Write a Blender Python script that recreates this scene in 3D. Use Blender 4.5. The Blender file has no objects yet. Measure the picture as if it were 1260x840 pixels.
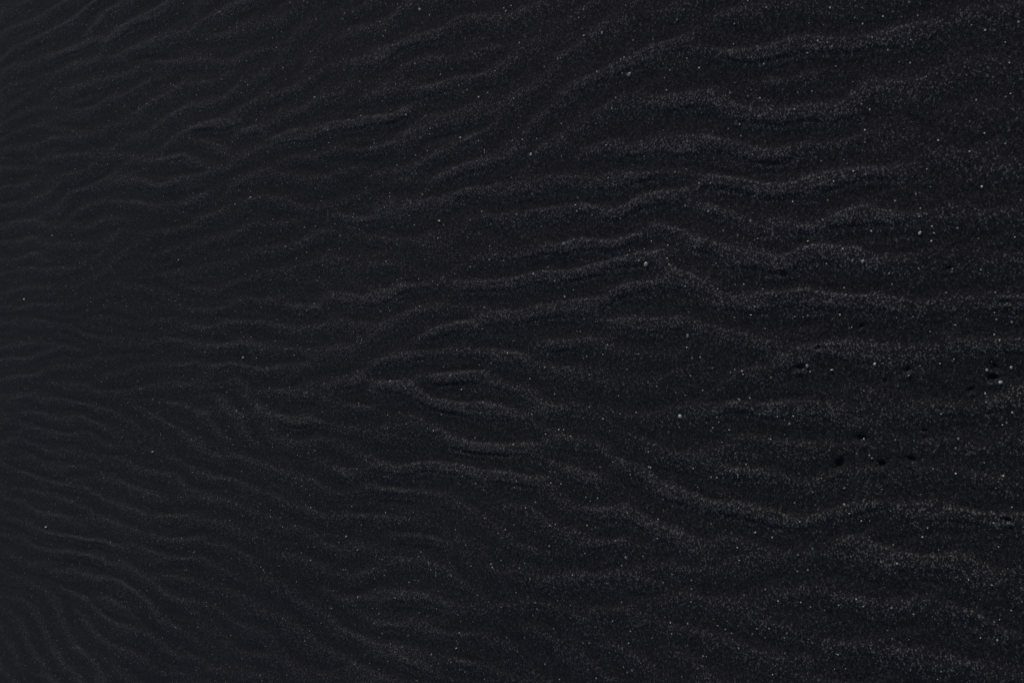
import bpy, math
import numpy as np
from mathutils import Matrix, Vector
rng=np.random.default_rng(23)
# ---------------- camera geometry (rolled shot: far sand at the left of the frame)
HC=1.5; F=1400.0; XV=-700.0
P=math.atan((630-XV)/F); sp,cp=math.sin(P),math.cos(P)
def ground(u,v):
    x=(u-630)/F; y=(420-v)/F
    t=HC/(sp+x*cp)
    return y*t,(cp-x*sp)*t
# ---------------- ripple field
Z0=-720.0; KL=0.0272; SPW=12
d=KL/SPW
r0,r1=math.log(300),math.log(2720); th=1.3
nx=int((r1-r0)/d)+1; ny=int(2*th/d)+1
nx+=nx%2; ny+=ny%2
R=r0+np.arange(nx)*d; T=-th+np.arange(ny)*d
RR,TT=np.meshgrid(R,T)
U=Z0+np.exp(RR)*np.cos(TT); V=425+np.exp(RR)*np.sin(TT)
def blur(a,s):
    ky=np.fft.fftfreq(a.shape[0])[:,None]; kx=np.fft.rfftfreq(a.shape[1])[None,:]
    return np.fft.irfft2(np.fft.rfft2(a)*np.exp(-2*(math.pi*s)**2*(kx**2+ky**2)),s=a.shape)
def nz(s):
    a=blur(rng.standard_normal((ny,nx)),s); return a/a.std()
def samp(a,y,x):
    y=np.clip(y,0,a.shape[0]-1.001); x=np.clip(x,0,a.shape[1]-1.001)
    i=y.astype(int); j=x.astype(int); fy=y-i; fx=x-j
    return (a[i,j]*(1-fx)+a[i,j+1]*fx)*(1-fy)+(a[i+1,j]*(1-fx)+a[i+1,j+1]*fx)*fy
slope=(V-425)/np.maximum(U+450,420)
slope=np.clip(slope,-1.1,1.1)
ang=np.arctan(slope)+0.06*nz(SPW*2.2)+0.25*nz(SPW*0.6)
la=ang-TT
dy,dx=np.sin(la),np.cos(la)
JJ,II=np.meshgrid(np.arange(nx,dtype=float),np.arange(ny,dtype=float))
lines=[
[(60,75),(130,50),(190,20),(230,-10)],
[(440,78),(500,60),(540,40),(580,28),(640,18)],
[(680,112),(740,97),(790,80),(830,62),(860,40)],
[(500,132),(540,112),(600,95),(640,72)],
[(230,155),(290,158),(340,172),(400,165),(450,150),(500,145)],
[(550,225),(600,205),(640,190),(700,182),(760,190),(850,183),(960,190)],
[(410,270),(460,270),(510,260),(550,248),(590,237),(650,236),(720,235),(790,222)],
[(595,266),(650,267),(700,262),(750,255),(800,250),(860,238),(960,228),(1080,212),(1240,200)],
[(900,305),(960,300),(1020,285),(1080,272),(1160,268),(1260,262)],
[(640,320),(720,305),(780,297)],
[(565,358),(620,347),(720,343),(745,328),(800,320),(880,322),(960,325),(1060,312)],
[(530,410),(580,412),(620,395),(680,385),(740,375),(780,358),(850,352),(900,345)],
[(540,467),(590,460),(650,432),(720,425),(770,405),(830,402),(880,410),(930,425),(980,440),(1080,440),(1160,432),(1270,435)],
[(400,480),(450,470),(500,485),(560,505),(640,510),(700,503)],
[(250,512),(320,510),(380,522)],
[(420,580),(480,577),(540,573),(600,588),(660,590),(730,590)],
[(780,515),(850,510),(920,500),(980,510),(1060,525),(1180,510),(1270,520)],
[(760,575),(810,600),(860,612),(920,628),(980,645),(1030,668),(1090,688),(1150,695),(1230,710)],
[(1010,637),(1080,630),(1160,635),(1270,640)],
[(740,632),(790,640),(820,662),(870,685)],
[(880,375),(960,372),(1040,372),(1140,380),(1260,380)],
[(360,385),(410,368),(450,372),(500,355)],
[(560,540),(620,550),(690,545)],
[(800,130),(880,130),(930,150),(990,150),(1060,130),(1140,110)],
[(900,75),(980,60),(1060,60),(1150,40)],
]
TR=np.zeros((ny,nx)); W=np.exp(RR)*KL
for L in lines:
    D=np.full((ny,nx),1e9)
    for (ax,ay),(bx,by) in zip(L[:-1],L[1:]):
        ex,ey=bx-ax,by-ay; q=np.clip(((U-ax)*ex+(V-ay)*ey)/(ex*ex+ey*ey),0,1)
        D=np.minimum(D,np.hypot(U-ax-q*ex,V-ay-q*ey))
    D/=W
    TR=np.maximum(TR,np.exp(-(D/0.2)**2))+np.minimum(0,-0.4*np.exp(-((D-0.5)/0.2)**2))
ky=np.fft.fftfreq(ny)[:,None]; kx=np.fft.rfftfreq(nx)[None,:]
k=np.hypot(kx,ky)*SPW
BP=np.exp(-((k-1)/0.38)**2)
h=rng.standard_normal((ny,nx))
for it in range(5):
    h=np.fft.irfft2(np.fft.rfft2(h)*BP,s=h.shape); h/=h.std()
    a=np.zeros_like(h)
    for kk in range(-6,7):
        w=math.exp(-(kk/4.0)**2); a+=w*samp(h,II+kk*dy*SPW*0.19,JJ+kk*dx*SPW*0.19)
    h=a/a.std()
    h=np.tanh(h*0.9)+1.25*TR
    h/=h.std()
h=np.fft.irfft2(np.fft.rfft2(h)*np.exp(-(k/2.3)**4),s=h.shape)
h/=h.std()
# wobble crest positions at sub-wavelength scale, so lines are nervous rather than fluid
wb=nz(SPW*0.42)
h=samp(h,II+wb*SPW*0.085,JJ+nz(SPW*0.42)*SPW*0.05)
# secondary finer ripples
s2=rng.standard_normal((ny,nx))
for it in range(2):
    s2=np.fft.irfft2(np.fft.rfft2(s2)*np.exp(-((k-1.9)/0.6)**2),s=h.shape)
    a=np.zeros_like(h)
    for kk in range(-4,5):
        a+=math.exp(-(kk/3)**2)*samp(s2,II+kk*dy*SPW*0.13,JJ+kk*dx*SPW*0.13)
    s2=a/a.std()
amp=np.clip(0.95+0.22*nz(SPW*1.3),0.3,1.5)
f=np.clip(0.46+0.32*h,0,1.15)
f=f**1.65
f=f*amp+0.08*s2
mid=nz(SPW*0.35)
# ---------------- mesh: adaptively tessellated sheet
def axis(a,b,c,e,fine,co):
    return np.concatenate([np.arange(a,b,co),np.arange(b,c,fine),np.arange(c,e,co)])
us=axis(-340,-20,1280,1640,1.7,6.0); vs=axis(-420,-20,860,1260,1.4,6.0)
UU,VV=np.meshgrid(us,vs)
r=np.hypot(UU-Z0,VV-425); t=np.arctan2(VV-425,UU-Z0)
lj=(np.log(r)-r0)/d; li=(t+th)/d
hv=samp(f,li,lj)
hv=samp(f,li+(np.clip(hv,0,1)-0.4)*SPW*0.14,lj)
m=samp(mid,li,lj)
X,Y=ground(UU,VV)
lam=KL*r
scale=HC/(sp+(UU-630)/F*cp)/F # metres per reference pixel
amp_m=lam*scale*0.049*(1.0-0.10*np.clip((UU-500)/600,-.8,1))
def wn(fx,s):
    ph=rng.uniform(0,6.28,(24,)); a=rng.uniform(0,6.28,24); kk=fx*rng.uniform(.6,1.5,24)
    o=np.zeros_like(X)
    for p,q,c in zip(ph,a,kk): o+=np.sin(X*c*math.cos(q)+Y*c*math.sin(q)+p)
    return o*s/math.sqrt(12)
Z=hv*amp_m + m*lam*scale*0.003 + wn(9,0.002)
pits=[(1033,572,9),(1062,540,7),(1085,572,7),(1122,566,7),(1010,428,5),(1118,456,6),(1222,465,8),(1170,330,5),(1060,402,5),(1240,372,5),(1195,480,5),(1138,530,4),(985,452,6),(1240,640,6),(1200,770,7),(1090,470,4),(1225,452,7)]
for (pu,pv,pr) in pits:
    a_=pu*0.37; cu=(UU-pu)*math.cos(a_)+(VV-pv)*math.sin(a_); cw=-(UU-pu)*math.sin(a_)+(VV-pv)*math.cos(a_)
    g=np.exp(-((cu/pr)**2+(cw/(pr*0.55))**2))
    g2=np.exp(-(((UU-pu)/pr)**2+((VV-pv-pr*1.0)/(pr*.7))**2))
    Z+=(-g*0.6+g2*0.3)*pr*scale
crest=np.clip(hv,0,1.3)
nr,nc=X.shape
co=np.stack([X,Y,Z],-1).reshape(-1,3)
idx=np.arange(nr*nc).reshape(nr,nc)
q=np.stack([idx[:-1,:-1],idx[1:,:-1],idx[1:,1:],idx[:-1,1:]],-1).reshape(-1,4)
loop=np.concatenate([idx[0,:-1],idx[:-1,-1],idx[-1,:0:-1],idx[:0:-1,0]])
c0=np.array([0,2.2,0]); base=co[loop]
verts=[co]; quads=[q]; prev=loop; n=len(co)
for s in (1.3,2,4,12,60,400):
    ring=c0+(base-c0)*s; ring[:,2]=0.003
    verts.append(ring); cur=n+np.arange(len(loop)); n+=len(loop)
    quads.append(np.stack([prev,np.roll(prev,-1),np.roll(cur,-1),cur],-1)); prev=cur
co=np.concatenate(verts).astype(np.float32); q=np.concatenate(quads).astype(np.int32)
e1=co[q[:,1]]-co[q[:,0]]; e2=co[q[:,3]]-co[q[:,0]]
fl=(e1[:,0]*e2[:,1]-e1[:,1]*e2[:,0])<0
q[fl]=q[fl][:,::-1]
me=bpy.data.meshes.new("black_sand_ground")
me.vertices.add(len(co)); me.vertices.foreach_set("co",co.ravel())
me.loops.add(q.size); me.loops.foreach_set("vertex_index",q.ravel())
me.polygons.add(len(q)); me.polygons.foreach_set("loop_start",np.arange(0,q.size,4,dtype=np.int32))
me.polygons.foreach_set("use_smooth",np.ones(len(q),dtype=bool))
me.update(calc_edges=True)
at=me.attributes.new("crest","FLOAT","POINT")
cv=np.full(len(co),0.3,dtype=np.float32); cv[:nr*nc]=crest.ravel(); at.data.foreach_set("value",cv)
sand=bpy.data.objects.new("black_sand_ground",me); bpy.context.collection.objects.link(sand)
# ---------------- sand material
mt=bpy.data.materials.new("black_sand"); mt.use_nodes=True
N=mt.node_tree.nodes; Lk=mt.node_tree.links; N.clear()
def nd(t,**k):
    o=N.new(t)
    for a,b in k.items(): setattr(o,a,b)
    return o
def lk(a,b): Lk.new(a,b)
def math_(op,a,b=None,c=None,clamp=False):
    o=nd("ShaderNodeMath",operation=op,use_clamp=clamp)
    for i,x in enumerate((a,b,c)):
        if x is None: continue
        if isinstance(x,(int,float)): o.inputs[i].default_value=x
        else: lk(x,o.inputs[i])
    return o.outputs[0]
out=nd("ShaderNodeOutputMaterial"); bs=nd("ShaderNodeBsdfPrincipled"); lk(bs.outputs[0],out.inputs[0])
geo=nd("ShaderNodeNewGeometry"); pos=geo.outputs["Position"]
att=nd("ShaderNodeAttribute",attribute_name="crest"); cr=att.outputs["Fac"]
vo=nd("ShaderNodeTexVoronoi",voronoi_dimensions='2D'); vo.inputs["Scale"].default_value=520; lk(pos,vo.inputs["Vector"])
vo2=nd("ShaderNodeTexVoronoi",voronoi_dimensions='2D'); vo2.inputs["Scale"].default_value=250; lk(pos,vo2.inputs["Vector"])
sc=nd("ShaderNodeSeparateColor"); lk(vo.outputs["Color"],sc.inputs[0])
sc2=nd("ShaderNodeSeparateColor"); lk(vo2.outputs["Color"],sc2.inputs[0])
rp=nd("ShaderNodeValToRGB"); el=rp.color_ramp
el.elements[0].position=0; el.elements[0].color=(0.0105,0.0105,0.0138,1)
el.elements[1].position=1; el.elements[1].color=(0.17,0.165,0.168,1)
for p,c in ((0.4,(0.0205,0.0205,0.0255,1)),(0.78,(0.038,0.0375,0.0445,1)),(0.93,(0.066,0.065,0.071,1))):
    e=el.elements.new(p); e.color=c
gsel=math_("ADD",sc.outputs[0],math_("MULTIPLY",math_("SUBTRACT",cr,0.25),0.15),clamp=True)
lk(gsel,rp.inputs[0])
n1=nd("ShaderNodeTexNoise",noise_dimensions='2D'); n1.inputs["Scale"].default_value=0.9; n1.inputs["Detail"].default_value=2; lk(pos,n1.inputs["Vector"])
r2=nd("ShaderNodeValToRGB"); r2.color_ramp.elements[0].position=.35; r2.color_ramp.elements[1].position=.65
r2.color_ramp.elements[0].color=(1.0,0.95,1.05,1); r2.color_ramp.elements[1].color=(1.0,0.98,0.98,1); lk(n1.outputs[0],r2.inputs[0])
mx=nd("ShaderNodeMix",data_type="RGBA",blend_type="MULTIPLY"); mx.inputs[0].default_value=1
lk(rp.outputs[0],mx.inputs[6]); lk(r2.outputs[0],mx.inputs[7])
sel=math_("GREATER_THAN",sc2.outputs[1],0.990)
core=math_("LESS_THAN",vo2.outputs["Distance"],0.34)
sel=math_("MULTIPLY",sel,core)
sel=math_("MULTIPLY",sel,math_("ADD",math_("MULTIPLY",math_("POWER",sc2.outputs[2],2.0),0.9),0.1))
mx2=nd("ShaderNodeMix",data_type="RGBA"); lk(sel,mx2.inputs[0]); lk(mx.outputs[2],mx2.inputs[6]); mx2.inputs[7].default_value=(0.8,0.78,0.77,1)
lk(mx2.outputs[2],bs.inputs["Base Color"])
bs.inputs["Roughness"].default_value=0.85; bs.inputs["Specular IOR Level"].default_value=0.18
bs.inputs["Sheen Weight"].default_value=0.015; bs.inputs["Sheen Roughness"].default_value=0.6
n2=nd("ShaderNodeTexNoise",noise_dimensions='2D'); n2.inputs["Scale"].default_value=170; n2.inputs["Detail"].default_value=2; n2.inputs["Roughness"].default_value=.6; lk(pos,n2.inputs["Vector"])
hh=math_("ADD",math_("MULTIPLY",vo.outputs["Distance"],-0.7),math_("MULTIPLY",n2.outputs[0],1.3))
bp=nd("ShaderNodeBump"); bp.inputs["Strength"].default_value=0.75; bp.inputs["Distance"].default_value=0.0018
lk(hh,bp.inputs["Height"]); lk(bp.outputs[0],bs.inputs["Normal"])
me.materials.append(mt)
# ---------------- scattered pebbles / shell chips (one mass)
peb=[(742,41,2.2),(775,92,3),(590,120,2),(502,142,2),(568,170,2),(654,190,2.2),(695,300,2.5),(797,325,3.2),(1134,287,2.5),(1065,322,2.8),(848,413,2.5),(300,440,2.4),(995,450,2.6),(1025,455,2.2),(838,512,3),(188,556,2),(770,686,2.4),(542,272,1.8),(521,240,1.7),(517,12,2),(930,655,1.8),(1062,540,2.2),(1078,448,2.6),(1232,470,3),(1245,452,2.4),(1120,462,2),(995,297,1.8),(425,660,1.6),(58,648,2),(388,120,1.5),(30,368,1.4),(220,320,1.5),(310,243,1.5),(835,25,1.7),(905,30,1.6),(1210,230,2),(1215,455,2.2),(1100,670,1.8),(1040,600,1.9),(622,14,1.6),(66,290,1.5),(1180,540,2),(950,540,1.7),(440,577,1.6)]
for _ in range(150):
    peb.append((1280-abs(rng.normal(0,380)),rng.uniform(0,840),rng.uniform(0.8,1.5)))
peb=[p for p in peb if p[0]>10]
pv=[];pf=[];b=0
phi=(1+5**.5)/2
ico=np.array([(-1,phi,0),(1,phi,0),(-1,-phi,0),(1,-phi,0),(0,-1,phi),(0,1,phi),(0,-1,-phi),(0,1,-phi),(phi,0,-1),(phi,0,1),(-phi,0,-1),(-phi,0,1)])/1.9
icf=[(0,11,5),(0,5,1),(0,1,7),(0,7,10),(0,10,11),(1,5,9),(5,11,4),(11,10,2),(10,7,6),(7,1,8),(3,9,4),(3,4,2),(3,2,6),(3,6,8),(3,8,9),(4,9,5),(2,4,11),(6,2,10),(8,6,7),(9,8,1)]
for (pu,pvv,pr) in peb:
    gx,gy=ground(pu,pvv); s=HC/(sp+(pu-630)/F*cp)/F
    i=int(np.argmin(abs(vs-pvv))); j=int(np.argmin(abs(us-pu))); gz=Z[i,j]
    rot=np.array(Matrix.Rotation(rng.uniform(0,6.28),3,Vector(rng.standard_normal(3)).normalized()))
    p=ico*rng.uniform(.75,1.2,(12,1))*np.array([1,.75,.6])@rot.T
    p=p*pr*s*1.05+np.array([gx,gy,gz+pr*s*0.3])
    pv+=p.tolist(); pf+=[tuple(a+b for a in t_) for t_ in icf]; b+=12
pm=bpy.data.meshes.new("pebbles"); pm.from_pydata(pv,[],pf); pm.update()
po=bpy.data.objects.new("pebbles",pm); bpy.context.collection.objects.link(po)
m2=bpy.data.materials.new("pebble_stone"); m2.use_nodes=True
nt=m2.node_tree; b2=nt.nodes["Principled BSDF"]; g=nt.nodes.new("ShaderNodeNewGeometry"); rr=nt.nodes.new("ShaderNodeValToRGB")
rr.color_ramp.elements[0].color=(0.35,0.35,0.35,1); rr.color_ramp.elements[1].color=(0.9,0.88,0.83,1)
nt.links.new(g.outputs["Random Per Island"],rr.inputs[0]); nt.links.new(rr.outputs[0],b2.inputs["Base Color"]); b2.inputs["Roughness"].default_value=.35
pm.materials.append(m2)
# ---------------- light
EL=math.radians(28)
sd=Vector((math.cos(EL)*math.cos(math.radians(14)),math.cos(EL)*math.sin(math.radians(14)),math.sin(EL)))
sl=bpy.data.lights.new("sun","SUN"); sl.energy=1.12; sl.angle=math.radians(12); sl.color=(1,.95,.88)
so=bpy.data.objects.new("sun",sl); so.rotation_euler=sd.to_track_quat('Z','Y').to_euler(); bpy.context.collection.objects.link(so)
w=bpy.data.worlds.new("World"); bpy.context.scene.world=w; w.use_nodes=True
bg=w.node_tree.nodes["Background"]; sky=w.node_tree.nodes.new("ShaderNodeTexSky"); sky.sky_type='NISHITA'; sky.sun_disc=False
sky.sun_elevation=EL; sky.sun_rotation=math.radians(90-14)
w.node_tree.links.new(sky.outputs[0],bg.inputs[0]); bg.inputs[1].default_value=0.036
# ---------------- camera
cd=bpy.data.cameras.new("camera"); cd.lens=F/1260*36; cd.sensor_width=36; cd.clip_end=3000; cd.clip_start=.01
co_=bpy.data.objects.new("camera",cd); bpy.context.collection.objects.link(co_)
Fv=Vector((0,cp,-sp)); Uv=Vector((0,sp,cp)); Xc=-Uv; Zc=-Fv; Yc=Zc.cross(Xc)
M=Matrix((Xc,Yc,Zc)).transposed().to_4x4(); M.translation=Vector((0,0,HC)); co_.matrix_world=M
bpy.context.scene.camera=co_
vs_=bpy.context.scene.view_settings; vs_.view_transform='Standard'; vs_.look='None'; vs_.exposure=0
